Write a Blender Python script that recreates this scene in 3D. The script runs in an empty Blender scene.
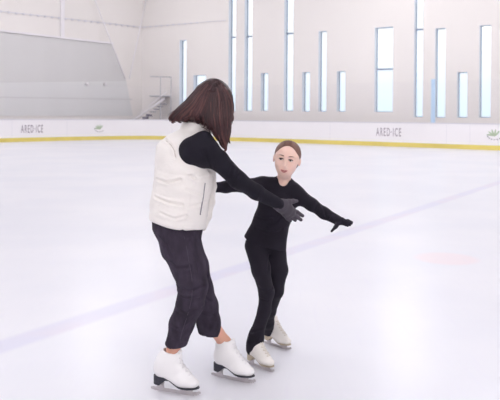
import bpy, bmesh, math, random
import numpy as np
from mathutils import Vector, Matrix
from mathutils.bvhtree import BVHTree
random.seed(7)
rng = np.random.default_rng(7)
PI = math.pi
scn = bpy.context.scene
COL = scn.collection

# ------------------------------------------------------------------ camera
CAMH, FPX, HU, HV, ROLL = 1.37, 700.0, 250.0, 116.0, 0.0074
def ray(px, py):
    dx, dy = px-HU, py-HV
    c, s = math.cos(ROLL), math.sin(ROLL)
    return (dx*c+dy*s)/FPX, (-dx*s+dy*c)/FPX
def P(px, py, Y):
    u, v = ray(px, py)
    return Vector((u*Y, Y, CAMH-v*Y))
def ground(px, py):
    u, v = ray(px, py)
    Y = CAMH/v
    return Vector((u*Y, Y, 0))
cam_d = bpy.data.cameras.new('camera')
cam = bpy.data.objects.new('camera', cam_d); COL.objects.link(cam)
cam_d.sensor_width = 36; cam_d.sensor_fit = 'HORIZONTAL'
cam_d.lens = FPX/500*36
cam_d.shift_y = -(200-HV)/500
cam_d.shift_x = 0
cam.matrix_world = Matrix.Translation((0,0,CAMH)) @ Matrix.Rotation(PI/2,4,'X') @ Matrix.Rotation(ROLL,4,'Z')
cam_d.clip_end = 300
cam_d.dof.use_dof = True; cam_d.dof.focus_distance = 3.6; cam_d.dof.aperture_fstop = 6.3
scn.camera = cam

# ------------------------------------------------------------------ materials
def srgb(r, g, b):
    f = lambda c: (c/255/12.92) if c/255 <= .04045 else ((c/255+.055)/1.055)**2.4
    return (f(r), f(g), f(b), 1)
def mat(name, col, rough=.6, spec=.5, metal=0, noise=None, bump=None, sheen=0, sss=0, trans=0):
    """noise=(scale, amount, (sx,sy,sz)), bump=(scale, strength, dist, (sx,sy,sz))"""
    m = bpy.data.materials.new(name); m.use_nodes = True
    nt = m.node_tree; b = nt.nodes['Principled BSDF']
    b.inputs['Base Color'].default_value = col
    b.inputs['Roughness'].default_value = rough
    b.inputs['Specular IOR Level'].default_value = spec
    b.inputs['Metallic'].default_value = metal
    if sheen: b.inputs['Sheen Weight'].default_value = sheen
    if sss:
        b.inputs['Subsurface Weight'].default_value = sss
        b.inputs['Subsurface Radius'].default_value = (.8,.35,.2)
        b.inputs['Subsurface Scale'].default_value = .008
    tc = nt.nodes.new('ShaderNodeTexCoord')
    def mp(s):
        q = nt.nodes.new('ShaderNodeMapping'); q.inputs['Scale'].default_value = s
        nt.links.new(tc.outputs['Object'], q.inputs['Vector']); return q.outputs['Vector']
    if noise:
        sc, am, s = noise
        n = nt.nodes.new('ShaderNodeTexNoise'); n.inputs['Scale'].default_value = sc; n.inputs['Detail'].default_value = 4
        nt.links.new(mp(s), n.inputs['Vector'])
        mr = nt.nodes.new('ShaderNodeMapRange'); mr.inputs['From Min'].default_value=.3; mr.inputs['From Max'].default_value=.7
        mr.inputs['To Min'].default_value = 1-am; mr.inputs['To Max'].default_value = 1+am
        nt.links.new(n.outputs['Fac'], mr.inputs['Value'])
        mx = nt.nodes.new('ShaderNodeVectorMath'); mx.operation='SCALE'; mx.inputs[0].default_value = col[:3]
        nt.links.new(mr.outputs['Result'], mx.inputs['Scale']); nt.links.new(mx.outputs['Vector'], b.inputs['Base Color'])
    if bump:
        sc, st, di, s = bump
        n = nt.nodes.new('ShaderNodeTexNoise'); n.inputs['Scale'].default_value = sc; n.inputs['Detail'].default_value = 3
        nt.links.new(mp(s), n.inputs['Vector'])
        bp = nt.nodes.new('ShaderNodeBump'); bp.inputs['Strength'].default_value = st; bp.inputs['Distance'].default_value = di
        nt.links.new(n.outputs['Fac'], bp.inputs['Height']); nt.links.new(bp.outputs['Normal'], b.inputs['Normal'])
    return m
U1 = (1,1,1)
M = {}
M['skin_child'] = mat('skin_fair', srgb(243,207,193), .5, .3, noise=(14,.03,U1), sss=.12)
M['skin_adult'] = mat('skin_tan', srgb(226,172,150), .5, .35, noise=(14,.04,U1), sss=.1)
M['lip'] = mat('lip_rose', srgb(196,116,114), .4, .4)
M['mouth'] = mat('mouth_inside', srgb(110,55,58), .5)
M['brow'] = mat('brow_brown', srgb(140,104,90), .8, .2)
M['hair_girl'] = mat('hair_light_brown', srgb(112,80,70), .55, .3, noise=(60,.28,(1,.25,.25)), bump=(220,.4,.002,(1,.15,.15)))
M['shirt'] = mat('black_jersey', srgb(33,29,39), .85, .2, sheen=.03, noise=(8,.15,U1), bump=(60,.25,.004,(1,1,1)))
M['leggings'] = mat('black_stretch_knit', srgb(32,28,38), .8, .2, sheen=.03, bump=(30,.2,.004,(1,1,1)))
M['denim'] = mat('washed_black_denim', srgb(57,50,62), .85, .15, noise=(22,.38,(1,1,.4)), bump=(34,.8,.006,(1,1,.6)))
M['denim_seam'] = mat('denim_seam', srgb(76,69,82), .85, .2)
M['vest'] = mat('offwhite_nylon', srgb(244,239,235), .55, .35, noise=(5,.02,U1), bump=(22,.55,.012,(1,1,1.3)))
M['vest_seam'] = mat('vest_seam_shade', srgb(206,196,190), .6)
M['zip'] = mat('zip_grey', srgb(150,146,150), .4, .5)
M['sleeve'] = mat('black_knit_sleeve', srgb(28,25,35), .85, .2, sheen=.02, bump=(40,.3,.004,U1))
M['glove_grey'] = mat('charcoal_knit_glove', srgb(74,68,77), .9, .2, sheen=.2, bump=(180,.5,.002,U1))
M['glove_black'] = mat('black_knit_glove', srgb(38,34,44), .9, .2, bump=(180,.4,.002,U1))
M['boot_white'] = mat('white_leather', srgb(247,245,246), .35, .5, noise=(9,.02,U1), bump=(35,.12,.003,U1))
M['boot_cream'] = mat('cream_leather', srgb(240,235,230), .4, .45, noise=(14,.05,U1), bump=(40,.2,.003,U1))
M['sole_black'] = mat('black_sole', srgb(44,44,56), .45, .5)
M['sole_tan'] = mat('tan_sole', srgb(192,178,156), .5, .4)
M['steel'] = mat('blade_steel', srgb(200,194,196), .28, .5, metal=.85)
M['lace'] = mat('white_lace', srgb(240,238,240), .8, .2)
M['lace_cream'] = mat('cream_lace', srgb(226,218,208), .8, .2)
M['lash'] = mat('lash_dark_brown', srgb(72,52,48), .8, .2)
M['eye'] = mat('eye_white', srgb(225,215,212), .2, .5)
M['iris'] = mat('eye_iris', srgb(52,40,38), .15, .5)
M['board'] = mat('white_board', srgb(250,247,250), .3, .4, noise=(.5,.02,U1))
M['yellow'] = mat('yellow_kickplate', srgb(232,214,118), .4, .4, noise=(1.2,.06,U1))
M['caprail'] = mat('pale_cap_rail', srgb(226,224,232), .4, .4)
M['logo_grey'] = mat('logo_grey', srgb(166,156,166), .6, .2)
M['logo_green'] = mat('logo_green', srgb(184,200,172), .6, .2)
M['logo_dark'] = mat('logo_dark', srgb(140,140,146), .6, .2)
M['wall'] = mat('white_render_wall', srgb(240,235,233), .8, .2, noise=(.25,.018,U1))
M['clad'] = mat('grey_cladding', srgb(217,215,216), .7, .3, noise=(.8,.015,(1,1,.1)))
M['lowwall'] = mat('lower_wall_grey', srgb(226,225,226), .7, .3, noise=(.8,.015,(1,1,.1)))
M['beam'] = mat('white_steel', srgb(240,236,240), .5, .4)
M['rail'] = mat('grey_rail', srgb(184,182,188), .5, .4)
M['tread'] = mat('stair_grey', srgb(120,114,130), .6, .4)
M['frame'] = mat('window_frame_grey', srgb(158,168,184), .5, .4)
M['reveal'] = mat('window_reveal_blue', srgb(226,232,240), .5, .4)
M['post_blue'] = mat('pale_blue_post', srgb(194,219,242), .4, .4)
M['ceil'] = mat('ceiling_white', srgb(235,235,238), .8, .2)
M['lampcase'] = mat('lamp_case', srgb(190,190,195), .5, .4)

def glassmat(name, tint, gl):
    m = bpy.data.materials.new(name); m.use_nodes = True
    nt = m.node_tree; nt.nodes.clear()
    o = nt.nodes.new('ShaderNodeOutputMaterial'); mx = nt.nodes.new('ShaderNodeMixShader')
    t = nt.nodes.new('ShaderNodeBsdfTransparent'); g = nt.nodes.new('ShaderNodeBsdfGlossy')
    t.inputs['Color'].default_value = tint; g.inputs['Roughness'].default_value = .05
    mx.inputs[0].default_value = gl
    nt.links.new(t.outputs[0], mx.inputs[1]); nt.links.new(g.outputs[0], mx.inputs[2]); nt.links.new(mx.outputs[0], o.inputs[0])
    return m
M['rinkglass'] = glassmat('rink_glass', (.993,.993,.997,1), .022)
M['pane'] = glassmat('window_glass', (.94,.97,1,1), .03)

def hairmat():
    m = mat('hair_auburn_brown', srgb(74,46,46), .42, .32)
    nt = m.node_tree; b = nt.nodes['Principled BSDF']
    at = nt.nodes.new('ShaderNodeAttribute'); at.attribute_name = 'strand'
    rp = nt.nodes.new('ShaderNodeValToRGB')
    e = rp.color_ramp.elements
    e[0].color = srgb(38,22,26); e[1].color = srgb(104,66,64)
    k = rp.color_ramp.elements.new(.5); k.color = srgb(64,38,40)
    nt.links.new(at.outputs['Fac'], rp.inputs['Fac']); nt.links.new(rp.outputs['Color'], b.inputs['Base Color'])
    return m
M['hair_woman'] = hairmat()

def icemat():
    m = bpy.data.materials.new('ice'); m.use_nodes = True
    nt = m.node_tree; b = nt.nodes['Principled BSDF']; L = nt.links.new
    tc = nt.nodes.new('ShaderNodeTexCoord'); sp = nt.nodes.new('ShaderNodeSeparateXYZ')
    L(tc.outputs['Object'], sp.inputs[0])
    def mth(op, a, c=None, d=None):
        n = nt.nodes.new('ShaderNodeMath'); n.operation = op
        for i, v in enumerate((a, c, d)):
            if v is None: continue
            if isinstance(v, (int, float)): n.inputs[i].default_value = v
            else: L(v, n.inputs[i])
        return n.outputs[0]
    X, Y = sp.outputs[0], sp.outputs[1]
    def mixc(fac, a, c):
        n = nt.nodes.new('ShaderNodeMix'); n.data_type = 'RGBA'
        L(fac, n.inputs[0])
        for i, v in ((6, a), (7, c)):
            if isinstance(v, tuple): n.inputs[i].default_value = v
            else: L(v, n.inputs[i])
        return n.outputs[2]
    def step(v, e0, e1):   # 1 below e0 -> 0 above e1
        n = nt.nodes.new('ShaderNodeMapRange'); n.interpolation_type='SMOOTHSTEP'
        n.inputs['From Min'].default_value = e0; n.inputs['From Max'].default_value = e1
        n.inputs['To Min'].default_value = 1; n.inputs['To Max'].default_value = 0
        L(v, n.inputs['Value']); return n.outputs['Result']
    # cloudy variation
    n1 = nt.nodes.new('ShaderNodeTexNoise'); n1.inputs['Scale'].default_value = .55; n1.inputs['Detail'].default_value = 5
    L(tc.outputs['Object'], n1.inputs['Vector'])
    base = mixc(step(n1.outputs['Fac'], .35, .65), srgb(236,235,241), srgb(230,230,238))
    # blue-lilac painted line
    p1 = Vector((-1.455, 4.13)); p2 = Vector((5.2, 14.7)); d = (p2-p1).normalized(); nx, ny = -d.y, d.x
    dist = mth('ABSOLUTE', mth('ADD', mth('ADD', mth('MULTIPLY', X, nx), mth('MULTIPLY', Y, ny)), -(p1.x*nx+p1.y*ny)))
    along = mth('ADD', mth('MULTIPLY', X, d.x), mth('MULTIPLY', Y, d.y))
    n2 = nt.nodes.new('ShaderNodeTexNoise'); n2.inputs['Scale'].default_value = 1.3
    L(tc.outputs['Object'], n2.inputs['Vector'])
    lc = mixc(step(n2.outputs['Fac'], .42, .6), srgb(222,212,228), srgb(214,212,234))
    fac = mth('MULTIPLY', step(dist, .06, .14), .62)
    c = mixc(fac, base, lc)
    # faint pink face-off dot
    dx = mth('ADD', X, -1.92); dy = mth('ADD', Y, -6.8)
    r = mth('SQRT', mth('ADD', mth('MULTIPLY', dx, dx), mth('MULTIPLY', dy, dy)))
    c = mixc(mth('MULTIPLY', step(r, .24, .35), .65), c, srgb(242,224,229))
    # skate scratches
    n3 = nt.nodes.new('ShaderNodeTexNoise'); n3.inputs['Scale'].default_value = 3; n3.inputs['Detail'].default_value = 8
    mp = nt.nodes.new('ShaderNodeMapping'); mp.inputs['Rotation'].default_value = (0,0,.6); mp.inputs['Scale'].default_value = (8,.7,1)
    L(tc.outputs['Object'], mp.inputs['Vector']); L(mp.outputs['Vector'], n3.inputs['Vector'])
    c = mixc(mth('MULTIPLY', step(n3.outputs['Fac'], .3, .45), .2), c, srgb(228,226,240))
    L(c, b.inputs['Base Color'])
    b.inputs['Roughness'].default_value = .3; b.inputs['Specular IOR Level'].default_value = .35
    bp = nt.nodes.new('ShaderNodeBump'); bp.inputs['Strength'].default_value = .08; bp.inputs['Distance'].default_value = .01
    L(n3.outputs['Fac'], bp.inputs['Height']); L(bp.outputs['Normal'], b.inputs['Normal'])
    return m
M['ice'] = icemat()

# ------------------------------------------------------------------ object helpers
def link(name, me, m=None, parent=None, smooth=True):
    o = bpy.data.objects.new(name, me); COL.objects.link(o)
    if m is not None: me.materials.append(M[m] if isinstance(m, str) else m)
    if parent is not None:
        o.parent = parent
        o.matrix_parent_inverse = parent.matrix_world.inverted()
    if smooth: me.polygons.foreach_set('use_smooth', [True]*len(me.polygons))
    return o
def empty(name, loc, label, cat, group=None):
    o = bpy.data.objects.new(name, None); COL.objects.link(o)
    o.matrix_world = Matrix.Translation(loc); o.location = loc
    o['label'] = label; o['category'] = cat
    if group: o['group'] = group
    return o
def setp(o, **k):
    for a, v in k.items(): o[a] = v
    return o
def mesh_from(verts, faces, name='mesh'):
    me = bpy.data.meshes.new(name)
    me.from_pydata([tuple(v) for v in verts], [], [tuple(f) for f in faces]); me.update()
    return me
def bm_mesh(bm, name='mesh'):
    bmesh.ops.recalc_face_normals(bm, faces=bm.faces)
    me = bpy.data.meshes.new(name); bm.to_mesh(me); bm.free(); return me
def add_box(bm, lo, hi, F=None):
    """box in frame F (Matrix)"""
    vs = []
    for z in (lo[2],hi[2]):
        for x, y in ((lo[0],lo[1]),(hi[0],lo[1]),(hi[0],hi[1]),(lo[0],hi[1])):
            v = Vector((x,y,z)); vs.append(bm.verts.new(F @ v if F else v))
    for f in ((3,2,1,0),(4,5,6,7),(0,1,5,4),(1,2,6,5),(2,3,7,6),(3,0,4,7)):
        bm.faces.new([vs[i] for i in f])
def add_tube(bm, pts, rad, n=8, caps=True, flat=None, layer=None, val=0):
    pts = [Vector(p) for p in pts]
    rad = rad if isinstance(rad, (list,tuple)) else [rad]*len(pts)
    rings = []; prev = None
    for i, p in enumerate(pts):
        t = (pts[min(i+1,len(pts)-1)]-pts[max(i-1,0)]).normalized()
        if prev is None:
            a = Vector((0,0,1)) if abs(t.z) < .9 else Vector((1,0,0))
            nrm = t.cross(a).normalized()
        else:
            nrm = (prev - t*prev.dot(t)).normalized()
        prev = nrm; bn = t.cross(nrm)
        rings.append([bm.verts.new(p+(nrm*math.cos(2*PI*k/n)+bn*math.sin(2*PI*k/n))*rad[i]) for k in range(n)])
    for a, b in zip(rings, rings[1:]):
        for k in range(n):
            bm.faces.new((a[k], a[(k+1)%n], b[(k+1)%n], b[k]))
    if caps:
        bm.faces.new(rings[0][::-1]); bm.faces.new(rings[-1])
    if layer is not None:
        for r in rings:
            for v in r: v[layer] = val
    return rings
def tube_obj(name, pts, rad, m, parent=None, n=8):
    bm = bmesh.new(); add_tube(bm, pts, rad, n); return link(name, bm_mesh(bm, name), m, parent)

# ------------------------------------------------------------------ signed distance modelling
class SDF:
    def __init__(self): self.ops = []
    def add(self, fn, lo, hi, k=.02, op='u'):
        self.ops.append((op, fn, np.array(lo, float), np.array(hi, float), k)); return self
    def cone(self, a, b, ra, rb, k=.02, op='u', sq=None):
        """tapered capsule; sq=(axis, factor<1) flattens it along axis"""
        a = np.array(a, float); b = np.array(b, float); ba = b-a; L2 = max(float(ba@ba), 1e-9)
        mr = max(ra, rb)
        if sq is not None: ax = np.array(Vector(sq[0]).normalized()); kf = 1/sq[1]-1
        def fn(x, y, z):
            px, py, pz = x-a[0], y-a[1], z-a[2]
            t = np.clip((px*ba[0]+py*ba[1]+pz*ba[2])/L2, 0, 1)
            qx, qy, qz = px-t*ba[0], py-t*ba[1], pz-t*ba[2]
            if sq is not None:
                s = (qx*ax[0]+qy*ax[1]+qz*ax[2])*kf
                qx = qx+s*ax[0]; qy = qy+s*ax[1]; qz = qz+s*ax[2]
            d = np.sqrt(qx*qx+qy*qy+qz*qz)-(ra+(rb-ra)*t)
            return d*(sq[1]**.5) if sq is not None else d
        lo = np.minimum(a, b)-mr; hi = np.maximum(a, b)+mr
        return self.add(fn, lo, hi, k, op)
    def chain(self, pts, rad, k=.02, op='u', sq=None):
        for i in range(len(pts)-1): self.cone(pts[i], pts[i+1], rad[i], rad[i+1], k if i == 0 else min(k, .02), op, sq)
        return self
    def ell(self, c, rad, R=None, k=.02, op='u'):
        c = np.array(c, float); rad = np.array(rad, float)
        R = np.eye(3) if R is None else np.array(R, float)   # rows = local axes
        def fn(x, y, z):
            px, py, pz = x-c[0], y-c[1], z-c[2]
            q = [(px*R[i,0]+py*R[i,1]+pz*R[i,2]) for i in range(3)]
            k0 = np.sqrt(sum((q[i]/rad[i])**2 for i in range(3)))
            k1 = np.sqrt(sum((q[i]/rad[i]**2)**2 for i in range(3)))+1e-6
            return k0*(k0-1)/k1
        m = np.sqrt(((R*rad[:,None])**2).sum(0))
        return self.add(fn, c-m, c+m, k, op)
    def loft(self, O, R, t, cf, cr, af, ar, k=.02, n=2.3, op='u', cap=.01):
        """stack of ellipses in frame R rows=(forward, right, up); t heights; cf/cr centres; af/ar half sizes"""
        O = np.array(O, float); R = np.array(R, float); t = np.array(t, float)
        tt = np.linspace(t[0], t[-1], 80)
        def sm(v):
            v = np.interp(tt, t, v); kk = np.array([1,2,3,2,1.])/9
            return np.convolve(np.pad(v, 2, mode='edge'), kk, 'valid')
        cf, cr, af, ar = sm(cf), sm(cr), sm(af), sm(ar)
        def fn(x, y, z):
            px, py, pz = x-O[0], y-O[1], z-O[2]
            q = [(px*R[i,0]+py*R[i,1]+pz*R[i,2]) for i in range(3)]
            w = q[2]
            a = np.interp(w, tt, af); b = np.interp(w, tt, ar)
            f = np.abs(q[0]-np.interp(w, tt, cf))/a; r = np.abs(q[1]-np.interp(w, tt, cr))/b
            d = ((f**n+r**n)**(1/n)-1)*np.minimum(a, b)
            e = np.maximum(t[0]-w, w-t[-1])
            h = np.clip(.5+.5*(d-e)/cap, 0, 1)
            return e+(d-e)*h+cap*h*(1-h)
        mr = max(af.max()+np.abs(cf).max(), ar.max()+np.abs(cr).max())
        c = [O+R[2]*s for s in (t[0], t[-1])]
        m = np.abs(R[0])*(af.max()+np.abs(cf).max())+np.abs(R[1])*(ar.max()+np.abs(cr).max())
        return self.add(fn, np.minimum(*c)-m-.01, np.maximum(*c)+m+.01, k, op)
    def half(self, pt, nrm, lo, hi, k=.005):
        """cut away the side the normal points to"""
        pt = np.array(pt, float); nrm = np.array(Vector(nrm).normalized())
        fn = lambda x, y, z: -((x-pt[0])*nrm[0]+(y-pt[1])*nrm[1]+(z-pt[2])*nrm[2])
        return self.add(fn, lo, hi, k, 's')
    def mesh(self, h, name='body', relax=1):
        us = [o for o in self.ops if o[0] == 'u']
        lo = np.min([o[2] for o in us], 0)-3*h; hi = np.max([o[3] for o in us], 0)+3*h
        N = np.ceil((hi-lo)/h).astype(int)+1
        D = np.full(N, .06, np.float32)
        ax = [lo[i]+h*np.arange(N[i]) for i in range(3)]
        for op, fn, a, b, k in self.ops:
            mg = k+2*h
            i0 = np.clip(np.floor((a-mg-lo)/h).astype(int), 0, N-1); i1 = np.clip(np.ceil((b+mg-lo)/h).astype(int)+1, 1, N)
            if (i1 <= i0).any(): continue
            sl = tuple(slice(i0[i], i1[i]) for i in range(3))
            x, y, z = [ax[i][sl[i]] for i in range(3)]
            d = fn(x[:,None,None], y[None,:,None], z[None,None,:]).astype(np.float32)
            c = D[sl]
            if op == 'u':
                hh = np.maximum(k-np.abs(c-d), 0)/k; D[sl] = np.minimum(c, d)-hh*hh*k*.25
            else:
                d = -d; hh = np.maximum(k-np.abs(c-d), 0)/k; D[sl] = np.maximum(c, d)+hh*hh*k*.25
        for i in range(3):
            s = [slice(None)]*3; s[i] = 0; D[tuple(s)] = .06; s[i] = -1; D[tuple(s)] = .06
        return nets(D, lo, h, name, relax)
def nets(D, lo, h, name, relax):
    S = D < 0
    nx, ny, nz = D.shape
    cnt = np.zeros((nx-1, ny-1, nz-1), np.int8)
    for i in (0,1):
        for j in (0,1):
            for k in (0,1): cnt += S[i:nx-1+i, j:ny-1+j, k:nz-1+k]
    act = np.argwhere((cnt > 0) & (cnt < 8))
    idx = np.full((nx-1, ny-1, nz-1), -1, np.int64); idx[act[:,0],act[:,1],act[:,2]] = np.arange(len(act))
    acc = np.zeros((len(act),3)); w = np.zeros(len(act))
    C = [(i,j,k) for i in (0,1) for j in (0,1) for k in (0,1)]
    for a in C:
        for ax_ in range(3):
            if a[ax_]: continue
            b = list(a); b[ax_] = 1
            da = D[act[:,0]+a[0], act[:,1]+a[1], act[:,2]+a[2]]; db = D[act[:,0]+b[0], act[:,1]+b[1], act[:,2]+b[2]]
            m = (da < 0) != (db < 0)
            t = np.where(m, da/np.where(m, da-db, 1), 0)
            p = np.tile(np.array(a, float), (len(act),1)); p[:,ax_] = t
            acc[m] += p[m]; w[m] += 1
    V = lo+h*(act+acc/w[:,None])
    Fs = []
    for ax_ in range(3):
        o1, o2 = [(1,2),(2,0),(0,1)][ax_]
        s0 = [slice(None)]*3; s1 = [slice(None)]*3
        s0[ax_] = slice(0,-1); s1[ax_] = slice(1,None)
        A = S[tuple(s0)]; B = S[tuple(s1)]
        e = np.argwhere(A != B)
        e = e[(e[:,o1] > 0) & (e[:,o2] > 0) & (e[:,o1] < D.shape[o1]-1) & (e[:,o2] < D.shape[o2]-1)]
        ins = A[e[:,0],e[:,1],e[:,2]]
        def g(d1, d2):
            q = e.copy(); q[:,o1] -= d1; q[:,o2] -= d2; return idx[q[:,0],q[:,1],q[:,2]]
        q = np.stack([g(1,1), g(0,1), g(0,0), g(1,0)], 1)
        q[~ins] = q[~ins][:,::-1]
        Fs.append(q)
    F = np.concatenate(Fs)
    F = F[(F >= 0).all(1)]
    for _ in range(relax):      # light Laplacian relax
        s = np.zeros_like(V); c = np.zeros(len(V))
        for a, b in ((0,1),(1,2),(2,3),(3,0)):
            for u, v in ((a,b),(b,a)):
                np.add.at(s, F[:,u], V[F[:,v]]); np.add.at(c, F[:,u], 1)
        V = .5*V+.5*s/np.maximum(c,1)[:,None]
    me = bpy.data.meshes.new(name)
    me.vertices.add(len(V)); me.vertices.foreach_set('co', V.astype(np.float32).ravel())
    me.loops.add(F.size); me.loops.foreach_set('vertex_index', F.astype(np.int32).ravel())
    me.polygons.add(len(F)); me.polygons.foreach_set('loop_start', np.arange(0, F.size, 4, dtype=np.int32))
    me.update(calc_edges=True); me.validate()
    return me
def get_vn(me):
    V = np.empty(len(me.vertices)*3, np.float32); me.vertices.foreach_get('co', V)
    Nn = np.empty(len(me.vertices)*3, np.float32); me.vertices.foreach_get('normal', Nn)
    return V.reshape(-1,3).astype(float), Nn.reshape(-1,3).astype(float)
def displace(me, fn):
    V, Nn = get_vn(me); d = fn(V, Nn)
    V = V+Nn*d[:,None]; me.vertices.foreach_set('co', V.astype(np.float32).ravel()); me.update()
def seg2(Q, a, b):
    ba = b-a; t = np.clip(((Q-a)@ba)/max(ba@ba,1e-12), 0, 1); return np.linalg.norm(Q-a-t[:,None]*ba, axis=1)
def creases(me, lines, side=-1):
    """press folds into the side whose normals face side*Y; lines = (pixel polyline, Y, width, depth)"""
    V, Nn = get_vn(me); tot = np.zeros(len(V))
    Q = V[:,[0,2]]
    fac = np.clip(side*Nn[:,1]*2.2, 0, 1)
    for pts, Y, w, dep in lines:
        p = [np.array((lambda q:(q.x,q.z))(P(x,y,Y))) for x, y in pts]
        dd = np.min([seg2(Q, p[i], p[i+1]) for i in range(len(p)-1)], 0)
        tot -= dep*np.exp(-(dd/w)**2)*fac
        tot += .45*dep*np.exp(-((dd-1.9*w)/w)**2)*fac
    V = V+Nn*tot[:,None]; me.vertices.foreach_set('co', V.astype(np.float32).ravel()); me.update()
def bvh(me):
    return BVHTree.FromPolygons([v.co.copy() for v in me.vertices], [tuple(p.vertices) for p in me.polygons])
CAM = Vector((0,0,CAMH))
def drape(tree, pts, off, frm=None):
    out = []
    for x, y in pts:
        d = (P(x,y,3.5)-CAM).normalized()
        h = tree.ray_cast(CAM, d)
        if h[0] is not None: out.append(h[0]+h[1]*off)
    return out
def sub(pts, n=6):
    """Catmull-Rom"""
    pts = [Vector(p) for p in pts]; out = []
    q = [2*pts[0]-pts[1]]+pts+[2*pts[-1]-pts[-2]]
    for i in range(1, len(q)-2):
        for k in range(n):
            t = k/n; a,b,c,d = q[i-1],q[i],q[i+1],q[i+2]
            out.append(.5*((2*b)+(c-a)*t+(2*a-5*b+4*c-d)*t*t+(-a+3*b-3*c+d)*t**3))
    out.append(pts[-1]); return out
def frame(f, up):
    up = Vector(up).normalized(); f = Vector(f); f = (f-up*f.dot(up)).normalized(); r = f.cross(up)
    return [tuple(f), tuple(r), tuple(up)]
def loc(O, R, p):
    return Vector(O)+Vector(R[0])*p[0]+Vector(R[1])*p[1]+Vector(R[2])*p[2]

# ------------------------------------------------------------------ ice skate
def skate(heel_px, toe_px, parent, sc, boot, sole, lace, label, shaft=(.112,.205), lean=0.0):
    a = ground(*heel_px); b = ground(*toe_px)
    fx = (b-a).normalized(); z = Vector((0,0,1)); r = fx.cross(z)
    z2 = (z+r*lean).normalized(); r2 = fx.cross(z2)
    c = (a+b)/2 - fx*.135*sc
    def L(x, y, zz): return c+fx*x*sc+r2*y*sc+z2*zz*sc
    s = SDF(); K = lambda v: v*sc
    sq = (r2, .80)
    s.cone(L(.062,0,.115), L(.085,0,.15), K(.041), K(.045), K(.03), sq=sq)
    s.cone(L(.085,0,.15), L(shaft[0],0,shaft[1]-.012), K(.048), K(.052), K(.03), sq=sq)
    s.cone(L(.075,0,.110), L(.175,0,.076), K(.045), K(.040), K(.03), sq=(r2,.88))
    s.cone(L(.105,0,.142), L(.19,0,.080), K(.050), K(.033), K(.03), sq=(r2,.78))
    s.cone(L(.18,0,.070), L(.226,0,.062), K(.042), K(.034), K(.025), sq=(z2,.70))
    s.cone(L(shaft[0]+.030,0,shaft[1]-.01), L(shaft[0]+.048,0,shaft[1]+.018), K(.020), K(.012), K(.02))  # tongue
    bl = np.array(c)-.4; bh = np.array(c)+.4
    s.half(L(.05,0,.079), -z2, bl, bh, K(.004))
    def cutfn(x, y, zz):
        lx = ((x-c.x)*fx.x+(y-c.y)*fx.y+(zz-c.z)*fx.z)/sc
        lz = ((x-c.x)*z2.x+(y-c.y)*z2.y+(zz-c.z)*z2.z)/sc
        return (lz-np.interp(lx, [.085,.155,.2,.26,.28], [.079,.044,.040,.043,.052]))*sc
    s.ops = [o for o in s.ops if o[0] == 'u']
    s.add(cutfn, bl, bh, K(.004), 's')
    # hollow top
    s.cone(L(shaft[0]+.004,0,shaft[1]+.012), L(shaft[0]+.012,0,shaft[1]+.06), K(.040), K(.045), K(.006), op='s', sq=(r2,.8))
    me = s.mesh(.0032*max(sc,.85), 'boot')
    bo = link('ice_skate', me, boot, parent); bo['label'] = label
    tree = bvh(me)
    # sole + heel
    bm = bmesh.new()
    xs = [.020,.026,.04,.06,.08,.088,.11,.14,.165,.19,.215,.24,.255,.264]
    hw = [.012,.022,.030,.032,.030,.028,.024,.028,.036,.040,.038,.029,.018,.006]
    zt = lambda x: float(np.interp(x, [.085,.155,.2,.26,.28], [.080,.045,.041,.044,.052]))
    tops=[]; bots=[]
    for x, w in zip(xs, hw):
        tops.append([bm.verts.new(L(x,sy*w,zt(x))) for sy in (-1,1)])
        bots.append([bm.verts.new(L(x,sy*w*.97,(zt(x)-.005) if x > .09 else float(np.interp(x, [.066,.088], [.037,.062])))) for sy in (-1,1)])
    for i in range(len(xs)-1):
        bm.faces.new((tops[i][0],tops[i+1][0],tops[i+1][1],tops[i][1]))
        bm.faces.new((bots[i][0],bots[i][1],bots[i+1][1],bots[i+1][0]))
        for s_ in (0,1):
            bm.faces.new((tops[i][s_],bots[i][s_],bots[i+1][s_],tops[i+1][s_]))
    bm.faces.new((tops[0][0],tops[0][1],bots[0][1],bots[0][0])); bm.faces.new((tops[-1][1],tops[-1][0],bots[-1][0],bots[-1][1]))
    link('sole', bm_mesh(bm,'sole'), sole, bo, smooth=False)
    # blade
    bm = bmesh.new()
    def plate(poly, th):
        A = [bm.verts.new(L(x,-th,q)) for x, q in poly]; B = [bm.verts.new(L(x,th,q)) for x, q in poly]
        bm.faces.new(A); bm.faces.new(B[::-1])
        for i in range(len(poly)):
            j = (i+1)%len(poly); bm.faces.new((A[j],A[i],B[i],B[j]))
    plate([(0,.005),(.02,.001),(.06,0),(.20,0),(.238,.0015),(.243,.006),(.249,.003),(.254,.010),(.260,.007),(.265,.016),(.271,.014),(.272,.024),(.262,.026),(.25,.020),(.22,.017),(.05,.016),(.01,.017),(0,.014)], .0022)
    plate([(.036,.014),(.072,.014),(.070,.037),(.028,.037)], .0035)
    plate([(.165,.014),(.225,.014),(.235,.036),(.155,.038)], .0035)
    for x0, x1, w, zz in ((.026,.066,.018,.0345),(.15,.24,.017,.0335)):
        vs = [bm.verts.new(L(x,y,q)) for q in (zz,zz+.004) for x,y in ((x0,-w),(x1,-w),(x1,w),(x0,w))]
        for f in ((3,2,1,0),(4,5,6,7),(0,1,5,4),(1,2,6,5),(2,3,7,6),(3,0,4,7)): bm.faces.new([vs[i] for i in f])
    link('blade', bm_mesh(bm,'blade'), 'steel', bo, smooth=False)
    # laces across the instep and shaft
    bm = bmesh.new()
    rows = [(.205,.125),(.19,.14),(.178,.155),(.168,.17),(.165,.187),(.165,.203)]
    ctr = [L(.165-.0*i,0,.095+i*.018) for i in range(6)]
    hits = []
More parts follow.
